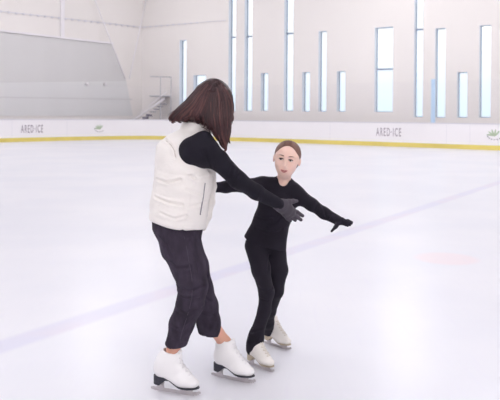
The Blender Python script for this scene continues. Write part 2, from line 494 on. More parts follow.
    for i in range(6):
        t = i/5
        o0 = L(.30-.03*t, 0, .19+.05*t); tgt = L(.185-.075*t, 0, .07+.115*t)
        row = []
        for y in (-.016,-.005,.005,.016):
            o = o0+r2*y*sc; d = (tgt+r2*y*sc-o).normalized()
            h = tree.ray_cast(o, d); row.append(h[0]+h[1]*.0012 if h[0] is not None else None)
        hits.append(row)
    for i in range(6):
        if all(hits[i]): add_tube(bm, hits[i], .0022*sc, 6)
        if i < 5 and hits[i][0] and hits[i+1][3]:
            add_tube(bm, [hits[i][0], (hits[i][1]+hits[i+1][2])/2+Vector((0,0,.003)), hits[i+1][3]], .002*sc, 6)
            add_tube(bm, [hits[i][3], (hits[i][2]+hits[i+1][1])/2+Vector((0,0,.003)), hits[i+1][0]], .002*sc, 6)
    if len(bm.verts): link('laces', bm_mesh(bm,'laces'), lace, bo)
    else: bm.free()
    return bo, L

def glove(name, m, parent, wrist, wr, palm, fingers, thumb, k=.006, h=.0022, sq=None):
    """palm: list of (p, r); fingers: list of (points, radii)"""
    s = SDF()
    s.chain([wrist]+[p for p, r in palm], [wr]+[r for p, r in palm], .012, sq=sq)
    for pts, rr in fingers: s.chain(pts, rr, k)
    s.chain(thumb[0], thumb[1], .010)
    return link(name, s.mesh(h, name), m, parent)

# ================================================================== GIRL
girl = empty('person', ground(268,362), 'girl in black top and leggings gliding with both arms spread wide', 'person', None)
S = lambda px, py, Y: P(px, py, Y)
hip = S(265,243,3.97); nb = S(283.5,183,3.92)
TR = frame((-.06,-.99,0), nb-hip)
HC = S(286.9,159.6,3.90)
hup = Vector((.155,.02,.985)); HR = frame((-.13,-.98,-.03), hup)     # rows: forward, right, up (right = her right = image left)
HS = 1.0
hl = lambda f, r, u: loc(HC, HR, (f*HS, r*HS, u*HS))
near_hip = S(255.6,246,3.95); near_thigh = S(261,270,3.91); near_knee = S(266.5,292,3.84); near_calf = S(264.2,311,3.85); near_ank = S(257.5,341,3.87)
far_hip = S(275.5,247,3.99); far_thigh = S(278.5,270,3.98); far_knee = S(276,291,3.95); far_calf = S(269.8,311,4.05); far_ank = S(270.5,332,4.16)
SR = S(262.5,185,3.93); SL = S(296,194,3.91)
armR = [SR, S(243,185.5,3.86), S(226,187,3.81), S(206,187.5,3.76)]
armL = [SL, S(311.5,204.5,3.85), S(324,213.2,3.81), S(337.5,220.5,3.77)]

k1, L1 = skate((246.6,362.8), (274.2,373.4), girl, .79, 'boot_cream', 'sole_tan', 'lace_cream', 'cream leather ice skate half covered by legging', shaft=(.075,.205))
k2, L2 = skate((264.5,342.8), (290.5,350.6), girl, .79, 'boot_cream', 'sole_tan', 'lace_cream', 'cream leather ice skate with laces showing', shaft=(.070,.205))
near_ank = L1(.078,0,.165); far_ank = L2(.078,0,.165)
def girl_body():
    s = SDF()
    # trunk, limbs (covered by clothes)
    s.loft(hip, TR, [.0,.02,.1,.2,.28,.33,.36], [0]*7, [0]*7, [.06,.07,.062,.065,.062,.05,.035], [.09,.10,.085,.088,.095,.07,.035], k=.03)
    s.chain([near_hip, near_thigh, near_knee, near_calf, near_ank], [.042,.034,.027,.022,.018], .03)
    s.chain([far_hip, far_thigh, far_knee, far_calf, far_ank], [.042,.034,.027,.022,.018], .03)
    s.chain(armR, [.033,.025,.022,.018], .03); s.chain(armL, [.033,.025,.022,.018], .03)
    s.cone(hl(-.022,0,-.155), hl(-.008,0,-.06), .043, .035, .02)
    # head
    E = lambda c, r, k=.012, op='u': s.ell(hl(*c), np.array(r)*HS, HR, k, op)
    E((-.012,0,.026), (.090,.070,.077))
    E((.022,0,.004), (.062,.0620,.066), .02)
    E((.024,0,-.042), (.056,.042,.049), .03)
    s.cone(hl(.048,.009,-.0795), hl(.048,-.009,-.0795), .0155, .0155, .022)
    for sd in (-1,1):
        s.cone(hl(.0,sd*.032,-.042), hl(.048,sd*.008,-.077), .017, .014, .03)      # jaw line
        E((.050,sd*.029,-.028), (.030,.0235,.026), .028)                             # cheek
        s.cone(hl(.078,sd*.012,.019), hl(.062,sd*.046,.020), .007, .007, .014)      # brow ridge
        E((.094,sd*.0265,.001), (.016,.0165,.0125), .012, 's')                      # socket
        s.ell(hl(.0725, sd*.0262, .001), (.0142,.0146,.0142), HR, .006)
        s.ell(hl(.0885, sd*.0264, .0002), (.012,.0125,.0058), HR, .0025, 's')
        # ear
        s.ell(hl(-.006,sd*.0720,-.003), (.0135,.006,.0225), frame(Vector(HR[0])*.95-Vector(HR[1])*sd*.35, HR[2]), .006)
        s.ell(hl(.000,sd*.0815,-.002), (.007,.004,.016), HR, .005, 's')
    s.cone(hl(.079,0,.010), hl(.0965,0,-.034), .006, .0092, .010)                    # nose bridge and tip
    for sd in (-1,1):
        E((.086,sd*.0095,-.039), (.009,.0065,.0065), .006)
        E((.092,sd*.0055,-.0475), (.004,.0028,.003), .002, 's')
    E((.072,0,-.060), (.019,.030,.022), .022)                                       # muzzle
    E((.094,0,-.0605), (.010,.017,.0022), .003, 's')                                # mouth slit
    return s.mesh(.0022, 'girl_body', relax=1)
gb = link('body', girl_body(), 'skin_child', girl)
# eyes
for sd in (-1,1):
    c = hl(.0725, sd*.0262, .001)
    bm = bmesh.new(); bmesh.ops.create_uvsphere(bm, u_segments=24, v_segments=16, radius=.0125)
    me = bm_mesh(bm,'eyeball'); me.transform(Matrix.Translation(c)); eb = link('eyeball', me, 'eye', girl)
    g = (Vector(HR[0])*.98+Vector(HR[1])*.16+Vector(HR[2])*.02).normalized()
    bm = bmesh.new(); bmesh.ops.create_uvsphere(bm, u_segments=20, v_segments=12, radius=.0070)
    me = bm_mesh(bm,'iris'); me.transform(Matrix.Translation(c+g*.0072)); link('iris', me, 'iris', eb)
    # lids, lash line and brow
    tree = None
gtree = bvh(gb.data)
def face_pt(r, u, off):
    o = hl(.25, r, u); h = gtree.ray_cast(o, -Vector(HR[0]))
    return (h[0]+Vector(HR[0])*off) if h[0] is not None else hl(.08,r,u)
for sd in (-1,1):
    cc = hl(.0725, sd*.0262, .001)
    pts = []
    for k in range(9):
        a = PI*(k/8); pts.append(hl(.0735+.0138*abs(math.sin(a))**.5, sd*.0264+.0125*math.cos(a), -.0005+.0066*math.sin(a)))
    tube_obj('eyelashes', pts, [.0010]+[.0024]*7+[.0012], 'lash', girl, 6)
    pts = [face_pt(sd*(.012+.03*t), .0180+.0045*math.sin(PI*(.08+.62*t)), .0006) for t in np.linspace(0,1,9)]
    tube_obj('eyebrow', pts, [.0014,.0026,.0030,.0030,.0028,.0025,.0020,.0015,.0008], 'brow', girl, 6)
bm = bmesh.new()
up_ = [face_pt(.020*t, -.0590+.0016*abs(math.sin(PI*t))+.0030*t*t, -.0004) for t in np.linspace(-1,1,13)]
lw_ = [face_pt(.018*t, -.0665+.0085*t*t, -.0006) for t in np.linspace(-1,1,13)]
rr = [.0012+.0020*(1-abs(t))**.5 for t in np.linspace(-1,1,13)]
add_tube(bm, up_, [r*.8 for r in rr], 8); add_tube(bm, lw_, rr, 8)
link('lips', bm_mesh(bm,'lips'), 'lip', girl)
tube_obj('mouth_line', [face_pt(.019*t, -.0618+.0048*t*t, -.0010) for t in np.linspace(-1,1,11)], [.0006]+[.0014]*9+[.0006], 'mouth', girl, 6)

def girl_hair():
    s = SDF()
    s.ell(hl(-.014,0,.030), (.0925,.0745,.0785), HR, .01)
    s.ell(hl(-.035,0,-.010), (.060,.066,.062), HR, .02)
    lo = np.array(HC)-.25; hi = np.array(HC)+.25
    a = hl(.062,0,.083); b = hl(.004,0,-.030)
    d = (b-a).normalized(); n = d.cross(Vector(HR[1])); n = n if n.dot(Vector(HR[0])) > 0 else -n
    s.ell(hl(.10,0,-.016), (.092,.071,.103), HR, .008, 's')
    s.half(hl(0,0,-.062), -Vector(HR[2]), lo, hi, .01)
    for sd in (-1,1): s.ell(hl(-.004,sd*.078,-.006), (.02,.014,.026), HR, .004, 's')
    s.ell(hl(-.108,0,.018), (.026,.030,.028), HR, .012)
    me = s.mesh(.0020, 'hair', relax=3)
    A = np.array(HR); c = np.array(HC)
    def f(V, N):
        q = (V-c)@A.T; ang = np.arctan2(q[:,1], q[:,2]+.02)
        return .00025*np.sin(ang*46+3*np.sin(q[:,0]*40))
    displace(me, f)
    return me
link('hair', girl_hair(), 'hair_girl', girl)

def girl_shirt():
    s = SDF()
    s.loft(hip, TR, [.002,.01,.06,.13,.20,.26,.30,.335,.36], [.004,.0,-.002,0,.002,.003,.0,-.004,-.008], [0,0,0,0,-.0,-.0,-.0,0,0],
           [.086,.085,.078,.074,.078,.078,.068,.052,.040], [.128,.123,.112,.104,.102,.106,.098,.072,.046], k=.02, cap=.008)
    s.chain(armR, [.046,.035,.030,.026], .045); s.chain(armL, [.046,.033,.030,.0265], .045)
    s.cone(nb+Vector((-.035,0,-.004)), SR, .036, .040, .03); s.cone(nb+Vector((.032,0,-.012)), SL, .036, .040, .03)
    s.cone(hl(-.018,0,-.14), hl(-.014,0,-.118), .046, .043, .02)
    # neckline opening
    s.ell(hl(.055,-.002,-.110), (.055,.036,.042), HR, .008, 's')
    s.cone(hl(-.012,0,-.13), hl(-.01,0,-.05), .038, .046, .004, op='s')
    me = s.mesh(.0030, 'shirt', relax=2)
    def hem(V, N): return .0022*np.exp(-((V[:,2]-0)/.02)**2)*0+.0018*np.sin(V[:,2]*55+V[:,0]*38)*np.clip((V[:,2]-.66)/.1,0,1)*np.exp(-((V[:,2]-.8)/.12)**2)
    displace(me, hem)
    creases(me, [([(252,214),(262,219),(272,218)],3.9,.006,.004),([(256,228),(268,232),(282,229)],3.9,.006,.004),([(283,212),(276,222),(268,226)],3.9,.006,.003),
                 ([(318,203),(314,214)],3.8,.006,.004),([(322,205),(327,220)],3.8,.005,.0035),([(331,210),(328,219)],3.8,.004,.003),([(291,196),(281,205)],3.9,.007,.004)])
    return me
gs = link('shirt', girl_shirt(), 'shirt', girl)
def leggings():
    s = SDF()
    s.chain([near_hip, near_thigh, near_knee, near_calf, L1(.098,0,.225), L1(.090,0,.19), L1(.078,0,.145)], [.062,.0505,.041,.034,.037,.0410,.0415], .03)
    s.cone(L1(.074,0,.145), L1(.058,0,.110), .0415, .036, .02)
    s.chain([far_hip, far_thigh, far_knee, far_calf, S(267.8,322,4.12), S(268.2,330,4.18)], [.060,.052,.041,.034,.035,.037], .03)
    s.ell(S(266,242,3.97), (.10,.070,.06), None, .03)
    me = s.mesh(.0036, 'leggings')
    creases(me, [([(258,288),(266,292),(272,289)],3.8,.005,.004),([(259,299),(268,301)],3.8,.004,.003),([(250,333),(262,329)],3.8,.005,.004),([(249,342),(258,337)],3.8,.004,.003),([(270,256),(268,268)],3.9,.006,.004)])
    return me
link('leggings', leggings(), 'leggings', girl)
# gloves
w = armL[-1]
glove('glove', 'glove_black', girl, w+Vector((-.004,.0,.002)), .0255, [(S(341.5,221,3.74),.018),(S(344.5,222,3.72),.014)],
      [([S(344,220.8,3.725), S(348,220.6,3.695), S(352,222.2,3.67)], [.0085,.0075,.0062]),
       ([S(344,221.8,3.715), S(348,222.2,3.68), S(351.6,223.6,3.65)], [.0085,.0075,.0062]),
       ([S(343.5,222.8,3.72), S(347,223.8,3.69), S(350,225.2,3.665)], [.0085,.0072,.006]),
       ([S(342.5,223.6,3.735), S(345.5,224.8,3.715), S(347.8,226,3.70)], [.0078,.0065,.0055])],
      ([S(339,222,3.745), S(335.8,226.6,3.735), S(331.6,231.2,3.73)], [.013,.0095,.0062]))
glove('glove', 'glove_black', girl, armR[-1], .023, [(S(201,187.5,3.75),.019),(S(197,187.8,3.745),.017)],
      [([S(196,185.5+1.8*i,3.745-.004*i), S(191,187+1.8*i,3.74), S(188.5,190.5+1.4*i,3.745)], [.0082,.0072,.006]) for i in range(4)],
      ([S(203,189.5,3.74), S(199,194,3.73), S(195,196,3.73)], [.011,.0085,.0065]))
# ================================================================== WOMAN
woman = empty('person', ground(195,387), 'long haired brunette in cream puffer vest and cuffed dark jeans seen from behind', 'person', None)
WH = S(177,235,3.52); WN = S(196,126,3.52)
WR = frame((.975,.16,0), WN-WH)
whc = S(213,102,3.54); WHR = frame((.62,.72,-.30), (.25,.1,.96))
wS = S(195,149,3.37); 
wArm = [wS, S(218,160,3.42), S(238,180,3.48), S(256,192,3.545), S(279,204,3.61)]
wS2 = S(200,143,3.69); wArm2 = [wS2, S(190,175,3.79), S(196,187,3.83)]
nh = S(176,238,3.44); nk = S(190.5,288,3.37); nc = S(181,322,3.42); na = S(173,352,3.475)
fh = S(183,238,3.60); fk = S(202.5,286,3.57); fc = S(210,316,3.62); fa = S(216.5,346,3.655)
kw1, W1 = skate((150.9,388.9), (200.5,397.0), woman, 1.0, 'boot_white', 'sole_black', 'lace', 'white leather ice skate with black heel', shaft=(.108,.190))
kw2, W2 = skate((211.5,375.2), (255.3,384.6), woman, .97, 'boot_white', 'sole_black', 'lace', 'white leather ice skate with black heel, slightly turned', shaft=(.082,.196))
na2 = W1(.108,0,.15); fa2 = W2(.080,0,.15); fa = W2(.080,0,.192)
def woman_body():
    s = SDF()
    s.loft(WH, WR, [-.02,0,.15,.3,.42,.5,.55], [0]*7, [0]*7, [.06,.08,.085,.10,.085,.06,.04], [.11,.13,.12,.14,.14,.09,.04], k=.04)
    s.chain([nh,S(187,266,3.41),nk,nc,na,na2], [.055,.048,.042,.036,.031,.030], .03); s.chain([fh,S(193,266,3.58),S(200,288,3.575),S(206,316,3.62),fa,fa2], [.055,.048,.042,.037,.032,.030], .03)
    s.chain(wArm, [.045,.038,.033,.028,.022], .03); s.chain(wArm2, [.045,.035,.024], .03)
    s.cone(WN+Vector((-.01,0,-.05)), whc+Vector((0,0,-.04)), .055, .05, .03)
    h = lambda f, r, u: loc(whc, WHR, (f,r,u))
    E = lambda c, r, k=.012, op='u': s.ell(h(*c), r, WHR, k, op)
    E((-.006,0,.018), (.086,.070,.076)); E((.025,0,-.045), (.058,.054,.058), .02); s.cone(h(.055,.01,-.092), h(.055,-.01,-.092), .017, .017, .02)
    for sd in (-1,1):
        E((.097,sd*.030,.0), (.016,.018,.013), .012, 's'); E((.055,sd*.038,-.03), (.026,.024,.024), .018)
        E((-.006,sd*.076,-.006), (.016,.007,.029), .006)
    s.cone(h(.084,0,.010), h(.102,0,-.034), .007, .010, .012); E((.08,0,-.062), (.016,.026,.018), .012)
    E((.099,0,-.063), (.010,.018,.002), .003, 's')
    return s.mesh(.004, 'woman_body')
link('body', woman_body(), 'skin_adult', woman)
for sd in (-1,1):
    bm = bmesh.new(); bmesh.ops.create_uvsphere(bm, u_segments=20, v_segments=12, radius=.0128)
    me = bm_mesh(bm,'eyeball'); me.transform(Matrix.Translation(loc(whc,WHR,(.077,sd*.030,.001)))); eb = link('eyeball', me, 'eye', woman)
    bm = bmesh.new(); bmesh.ops.create_uvsphere(bm, u_segments=16, v_segments=10, radius=.0062)
    me = bm_mesh(bm,'iris'); me.transform(Matrix.Translation(loc(whc,WHR,(.0855,sd*.030,.0)))); link('iris', me, 'iris', eb)
me = None
# shirt (sleeves and yoke)
s = SDF()
s.chain([S(193.5,151.5,3.39), S(204,154,3.385)]+wArm[1:], [.074,.062,.049,.043,.038,.029], .03)
s.cone(S(203.5,141,3.40), S(209,149,3.39), .050, .048, .03)
s.chain(wArm2, [.075,.045,.031], .03)
s.loft(WH, WR, [.05,.3,.42,.48,.51], [0]*5, [0]*5, [.10,.110,.085,.06,.04], [.13,.15,.14,.09,.05], k=.03)
me = s.mesh(.0045, 'shirt')
creases(me, [([(205,150),(212,168)],3.4,.008,.004),([(232,168),(228,182)],3.4,.006,.004),([(240,172),(233,186)],3.4,.006,.004),([(262,193),(258,203)],3.5,.005,.003)])
link('shirt', me, 'sleeve', woman)
# vest
def vest():
    s = SDF()
    t = [.060,.07,.10,.16,.24,.32,.38,.43,.48,.515]
    s.loft(WH, WR, t, [-.013,-.013,-.013,-.014,-.014,-.018,-.026,-.030,-.024,-.012], [0]*10,
           [.142,.144,.146,.146,.147,.148,.148,.142,.116,.082], [.190,.196,.198,.195,.19,.182,.168,.150,.118,.085], k=.02, n=2.2, cap=.012)
    # standing collar
    s.loft(WH, WR, [.47,.52,.575], [-.012,.0,.012], [0]*3, [.085,.080,.078], [.095,.084,.080], k=.02, cap=.01)
    # arm holes
    for c, sg in ((wS,1),(wS2,-1)):
        s.ell(Vector(c)+Vector((-.004,-.075*sg,.0)), (.085,.08,.100), WR, .012, 's')
    # open front below the chest
    s.cone(loc(WH,WR,(.15,-.02,.0)), loc(WH,WR,(.15,-.015,.17)), .020, .006, .01, op='s')
    me = s.mesh(.004, 'vest')
    O = np.array(WH); A = np.array(WR)
    def f(V, N):
        q = (V-O)@A.T; u = q[:,2]
        seam = [.105,.215,.325]
        d = np.min([np.abs(u-x-.012*np.sin(q[:,0]*14)) for x in seam], 0)
        o = .007*(np.clip(d/.045,0,1)**.55-.6)
        msk = np.clip(1-np.abs(u-.22)/.26, 0, 1)**.3
        backm = np.clip((.055-q[:,0])/.03, 0, 1)     # quilting on the back half
        side = np.exp(-((q[:,0]-.012-.05*(u-.2))/.007)**2)*(u < .34)
        o = o*msk*backm-.004*side
        o += .0022*np.sin(q[:,0]*31+u*17+2*np.sin(u*23))+.0016*np.sin(u*61-q[:,1]*37)
        return o*(u < .46)
    displace(me, f)
    creases(me, [([(160,138),(170,145),(174,151),(175,158)],3.35,.005,.007),
                 ([(155,181),(166,183),(180,180)],3.32,.006,.008),([(153,199),(168,203),(182,205)],3.32,.006,.008),
                 ([(160,214),(175,219),(186,216)],3.32,.006,.005),([(190,176),(198,181),(206,178)],3.32,.006,.006),
                 ([(205,163),(210,172),(214,176)],3.4,.005,.005),([(186,190),(200,196)],3.3,.006,.005),([(188,208),(203,205)],3.3,.006,.005),
                 ([(210,180),(211,195),(207,210),(208,224)],3.4,.004,.006)])
    return me
vm = vest(); vo = link('vest', vm, 'vest', woman)
vt = bvh(vm)
p = drape(vt, [(205,183),(204,190),(203,198),(201.5,206),(200,215)], .001)
if len(p) > 2: z_ = tube_obj('pocket_zip', p, .0030, 'zip', vo)
p = drape(vt, [(161,137.5),(166,141),(171,145.5),(174,150),(175.5,157)], .0012)
if len(p) > 2: tube_obj('piping', p, .0022, 'vest_seam', vo)
# front placket flap
bm = bmesh.new()
fl = [loc(WH,WR,(.126,.012,.055)), loc(WH,WR,(.138,.014,.12)), loc(WH,WR,(.142,.014,.19)), loc(WH,WR,(.138,.012,.27)), loc(WH,WR,(.124,.008,.36)), loc(WH,WR,(.098,.004,.46))]
s = SDF(); s.chain([tuple(v) for v in fl], [.014,.016,.016,.015,.013,.010], .012, sq=(WR[1], .5))
link('placket', s.mesh(.003, 'placket'), 'vest', vo); bm.free()

# jeans
def jeans():
    s = SDF()
    c0 = S(177,233,3.52)
    s.loft(c0, WR, [-.10,-.05,0,.05,.075], [.022,.014,-.002,-.006,-.008], [0]*5, [.085,.102,.124,.130,.126], [.165,.175,.172,.16,.15], k=.04, cap=.02)
    s.chain([S(181,249,3.44), S(188.2,266,3.41), S(193,286,3.38), S(190.3,303,3.395), S(181.6,324,3.43), S(176.6,343,3.46)], [.090,.082,.0705,.065,.059,.052], .04)
    s.chain([S(186,247,3.60), S(194,266,3.58), S(200.5,288,3.575), S(206,306,3.60), S(208.5,322,3.625), S(209.6,331,3.645)], [.085,.073,.062,.061,.060,.060], .04)
    # rolled cuffs
    s.cone(S(177.2,339.5,3.455), S(176.4,343,3.46), .0555, .0565, .004, sq=((0,0,1),.5))
    s.cone(S(209.3,326.5,3.64), S(209.9,330,3.645), .060, .062, .004, sq=((0,0,1),.5))
    # flat, open hems
    for pt, up in ((S(176.4,346.2,3.46), Vector((-.12,0,1))), (S(210.2,334.3,3.645), Vector((.12,0,1)))):
        q = np.array(pt)
        s.half(pt, -up, q-[.12,.12,.15], q+[.12,.12,.03], .006)
        s.cone(pt, pt+up*.03, .044, .042, .004, op='s')
    me = s.mesh(.0042, 'jeans')
    creases(me, [([(166,262),(176,268),(190,266)],3.35,.008,.005),([(178,290),(190,293),(203,288)],3.3,.008,.007),([(177,297),(188,301),(199,300)],3.3,.007,.006),
                 ([(174,309),(186,314),(196,309)],3.35,.007,.005),([(170,324),(182,328),(190,322)],3.4,.006,.004),
                 ([(156,236),(166,244),(172,256)],3.4,.007,.004),([(190,240),(196,255),(201,275)],3.4,.007,.004),([(205,300),(213,306)],3.5,.006,.005),([(203,314),(214,318)],3.5,.006,.004),
                 ([(167,338.5),(178,341),(188,339.5)],3.4,.003,.004)])
    return me
jm = jeans(); jo = link('jeans', jm, 'denim', woman)
jt = bvh(jm)
p = drape(jt, [(184,236),(187,250),(189.5,265),(192,280),(192,295),(189.5,308),(186,320),(182,332),(180,341)], .0)
if len(p) > 2: tube_obj('side_seam', sub(p,3), .0016, 'denim_seam', jo, 6)

# woman's gloves
glove('glove', 'glove_grey', woman, S(277.8,204.2,3.605), .0315, [(S(282,206.3,3.625),.0325),(S(286.5,209.2,3.645),.034),(S(290,211.6,3.66),.030)],
      [([S(290,208.3,3.655), S(297,212.2,3.685), S(302.6,215.8,3.70)], [.0130,.0112,.0092]),
       ([S(289.5,211.8,3.655), S(296,216.3,3.68), S(301,219.8,3.69)], [.0130,.0112,.0092]),
       ([S(287.5,214,3.65), S(291.8,217.8,3.675), S(295.3,220.5,3.685)], [.0115,.0098,.0080]),
       ([S(284,214.5,3.64), S(287.4,218.4,3.655), S(290.6,221,3.665)], [.0105,.0088,.0075])],
      ([S(281.5,202.8,3.615), S(289,201.6,3.65), S(293,201.2,3.665), S(296.8,201,3.675)], [.018,.0125,.0108,.0085]), sq=((.2,-1,.1),.62))
glove('glove', 'glove_grey', woman, wArm2[-1], .030, [(S(198,189,3.835),.028),(S(199.5,190,3.815),.025)],
      [([S(199+1.4*i,186.5+i,3.80), S(200+1.4*i,192,3.775-.004*i), S(199+1.5*i,195.5,3.755)], [.0095,.0085,.0075]) for i in range(4)],
      ([S(198,186,3.81), S(201,183.6,3.78), S(203,183.6,3.755)], [.013,.011,.009]))


# hair
def woman_hair():
    s = SDF()
    Pq = S
    s.ell(Pq(213.3,100,3.53), (.095,.110,.110), None, .02)
    s.chain([Pq(207,99,3.50), Pq(192,109,3.47), Pq(183,112,3.45), Pq(173.2,117.6,3.435)], [.076,.046,.030,.020], .03)
    s.cone(Pq(187,112,3.45), Pq(182,118,3.425), .026, .019, .008)
    s.chain([Pq(205,104,3.47), Pq(198,113,3.44), Pq(195,114.5,3.43)], [.07,.040,.012], .03)
    s.chain([Pq(217,101,3.50), Pq(221.5,120,3.46), Pq(224,137,3.43), Pq(225.5,147,3.42)], [.078,.048,.026,.009], .03)
    s.chain([Pq(210,104,3.47), Pq(214,120,3.42), Pq(219,135,3.41)], [.07,.042,.016], .03)
    s.chain([Pq(206,103,3.52), Pq(201,112,3.55), Pq(199,119,3.57)], [.07,.055,.035], .03)
    # far side mass so the head reads from other angles
    s.chain([Pq(212,99,3.58), Pq(200,112,3.63), Pq(190,120,3.66)], [.076,.05,.02], .03)
    base = s.mesh(.0045, 'hair_base')
    tr = bvh(base)
    bm = bmesh.new(); bm.from_mesh(base)
    lay = bm.verts.layers.float.new('strand')
    for v in bm.verts: v[lay] = .18
    G = [[(212,78.8),(199,86.2),(189.5,97),(179,107.5),(169.5,114.5),(168.2,119)],
         [(213,79.5),(201.5,91),(192,104),(181,114),(173,120.5),(170.5,121.5)],
         [(213,80),(202,96),(196,108),(189,117),(180,121),(176,121)],
         [(213,81),(205,98),(201,110),(195,117.5),(188,120.5),(184,121)],
         [(213,81),(207,99),(204,111),(201,118),(198.5,122.5),(196.5,121)],
         [(214,81),(209,99),(208,113),(207,122),(204.5,125),(203,123.5)],
         [(214,81),(212,100),(212,116),(213,127),(215.5,136),(218,141)],
         [(215,81),(215,100),(216,118),(218,133),(221,143),(223.5,150.5)],
         [(216,80),(220,98),(221,118),(223.5,135),(225.5,145),(226.5,149)],
         [(216,79.5),(224,93),(227,108),(227,124),(228,136),(227.5,145)],
         [(217,79.5),(227,91),(231.5,103),(231,116),(229.5,128),(228.8,137)],
         [(217,79.5),(228.5,91),(232.8,102),(233,112),(232.5,119),(230.5,122)]]
    def depth(x, y, side, cur):
        # find surface along the viewing line, from the front or the back
        d = (P(x,y,3.5)-CAM).normalized()
        if side > 0: h = tr.ray_cast(CAM, d)
        else: h = tr.ray_cast(CAM+d*6, -d)
        return h
    n = 0
    for side, cnt in ((1,230),(-1,60)):
        for i in range(cnt):
            t = (i+random.random())/cnt*(len(G)-1); a = min(int(t), len(G)-2); w = t-a
            jit = [(random.gauss(0,.45), random.gauss(0,.45)) for _ in range(6)]
            st = random.uniform(0,.5) if random.random() < .6 else 0
            ln = random.uniform(.86,1.0)
            pts = [((1-w)*G[a][k][0]+w*G[a+1][k][0]+jit[k][0], (1-w)*G[a][k][1]+w*G[a+1][k][1]+jit[k][1]*.6) for k in range(6)]
            cur = sub([Vector((x,y,0)) for x, y in pts], 4)
            i0 = int(st*len(cur)*.5); i1 = max(i0+6, int(len(cur)*ln)); cur = cur[i0:i1]
            ph = random.uniform(0,6.3); am = random.uniform(.2,1.0); fr = random.uniform(5,8)
            for kk, c in enumerate(cur):
                tt = kk/len(cur); c.x += am*1.5*tt**2*math.sin(ph+fr*tt); c.y += am*.8*tt**2*math.cos(ph+fr*tt)
            out = []; lastY = None
            for c in cur:
                h = depth(c.x, c.y, side, lastY)
                if h[0] is not None:
                    Yv = h[0].y; q = h[0]+h[1]*random.uniform(-.001,.0022)
                    if lastY is not None and abs(Yv-lastY) > .03: Yv = lastY+.03*(1 if Yv > lastY else -1); q = P(c.x,c.y,Yv)
                    lastY = Yv
                elif lastY is not None: q = P(c.x, c.y, lastY+.002*side)
                else: continue
                out.append(q)
            if len(out) < 5: continue
            # smooth the run
            for _ in range(2): out = [out[0]]+[(out[k-1]+2*out[k]+out[k+1])/4 for k in range(1,len(out)-1)]+[out[-1]]
            r0 = random.uniform(.0024,.0050); m_ = len(out)
            if side > 0 and 2.5 < t < 5.5 and random.random() < .5:      # curled tips at the nape
                e = out[-1]; rr_ = random.uniform(.006,.010); sg = random.choice((-1,1))
                out += [e+Vector((sg*rr_*(1-math.cos(a_)), 0, -rr_*math.sin(a_))) for a_ in (.5,1.1,1.7,2.3,2.9)]; m_ = 0
            m_ = len(out)
            rad = [r0*min(1, .35+3*k/m_)*min(1, .12+2.2*(m_-1-k)/m_) for k in range(m_)]
            add_tube(bm, out, rad, 6, layer=lay, val=min(1,max(0,random.gauss(.42,.24))))
    EN = [[(178,106),(171,113),(168,118.5),(169.6,121.6)],[(184,108),(176,116),(172,121.5),(174.5,122.6)],[(187,109),(181.5,117),(179,121.5),(181,122.4)],
          [(190,109),(187,116),(185,121),(187.5,122)],[(196,108),(195,114),(195.6,119.5),(198,123),(200.5,121.5)],[(200,110),(201,117),(203,123),(206,124),(206.6,121)],
          [(204,112),(206,119),(209,126),(212.5,129)],[(228,108),(231.8,115),(232.6,120),(230.4,123)],[(226.5,120),(229.4,130),(228,138),(229.5,143)],
          [(222,134),(225,144),(225.6,150),(223.6,152.5)],[(217,131),(219,139),(222,146),(225,149)],[(212,124),(215,131),(217,137),(220,141)],[(192,108),(190,114),(188,119),(184,121.5)]]
    for e in EN:
        for q_ in range(7):
            jx, jy = random.gauss(0,.8), random.gauss(0,.5)
            cur = sub([Vector((x+jx*(1-.5*k/len(e)),y+jy,0)) for k, (x, y) in enumerate(e)], 5); out = []; lastY = None
            for c in cur:
                h = depth(c.x, c.y, 1, lastY)
                if h[0] is not None and (lastY is None or abs(h[0].y-lastY) < .02): lastY = h[0].y-.003
                if lastY is None: continue
                out.append(P(c.x,c.y,lastY+.0025*q_*.3))
            if len(out) < 6: continue
            for _ in range(2): out = [out[0]]+[(out[k-1]+2*out[k]+out[k+1])/4 for k in range(1,len(out)-1)]+[out[-1]]
            m_ = len(out); r0 = random.uniform(.003,.0055)
            add_tube(bm, out, [r0*min(1,.2+3*k/m_)*min(1,.15+2*(m_-1-k)/m_) for k in range(m_)], 6, layer=lay, val=min(1,max(0,random.gauss(.45,.28))))
    me = bpy.data.meshes.new('hair'); bm.to_mesh(me); bm.free()
    return me
link('hair', woman_hair(), 'hair_woman', woman)

# ================================================================== HALL
def struct(o): o['kind'] = 'structure'; return o
C0 = Vector((-6.7,43.3,0)); DR = Vector((.837,-.547,0)).normalized(); NR = Vector((.547,.837,0)).normalized()
DL = (Vector((-13.2,37,0))-C0).normalized()
RW = C0+DR*41; LW = C0+DL*30
bm = bmesh.new()
add_box(bm, (-30,-14,-.3), (32,48,0)); fo = struct(link('floor', bm_mesh(bm,'floor'), 'ice', smooth=False))
HT = 9.6
def wall_s(px, Y0=None):
    """distance along the window wall where the line of sight through column px meets it"""
    u, v = ray(px, 60)
    return (u*C0.y-C0.x)/(DR.x-u*DR.y)
def wall_pt(s): return C0+DR*s
def zat(px, py, pt): return P(px, py, pt.y).z
WIN = [(179.5,186.3,40,112,None),(193.5,206,75,112,None),(228.5,235.5,-30,111,37),(244.3,252,-30,111,36),(261,268,73,111,None),
       (284,293,-30,111,33),(302.3,309.8,72,111.5,None),(318.5,326.3,31,111.5,None),(337,345.3,71,111.5,None),(374.6,392.8,27,112,69),
       (414,422.8,-30,117,29),(435,445.3,28,117.5,None),(457.3,467.3,72,117.5,None),(479.3,490.6,25,117.5,None),(522,531,30,117.5,None)]
F = Matrix(((DR.x,NR.x,0,C0.x),(DR.y,NR.y,0,C0.y),(0,0,1,0),(0,0,0,1)))
bm = bmesh.new(); s_prev = -.4; TH = .42
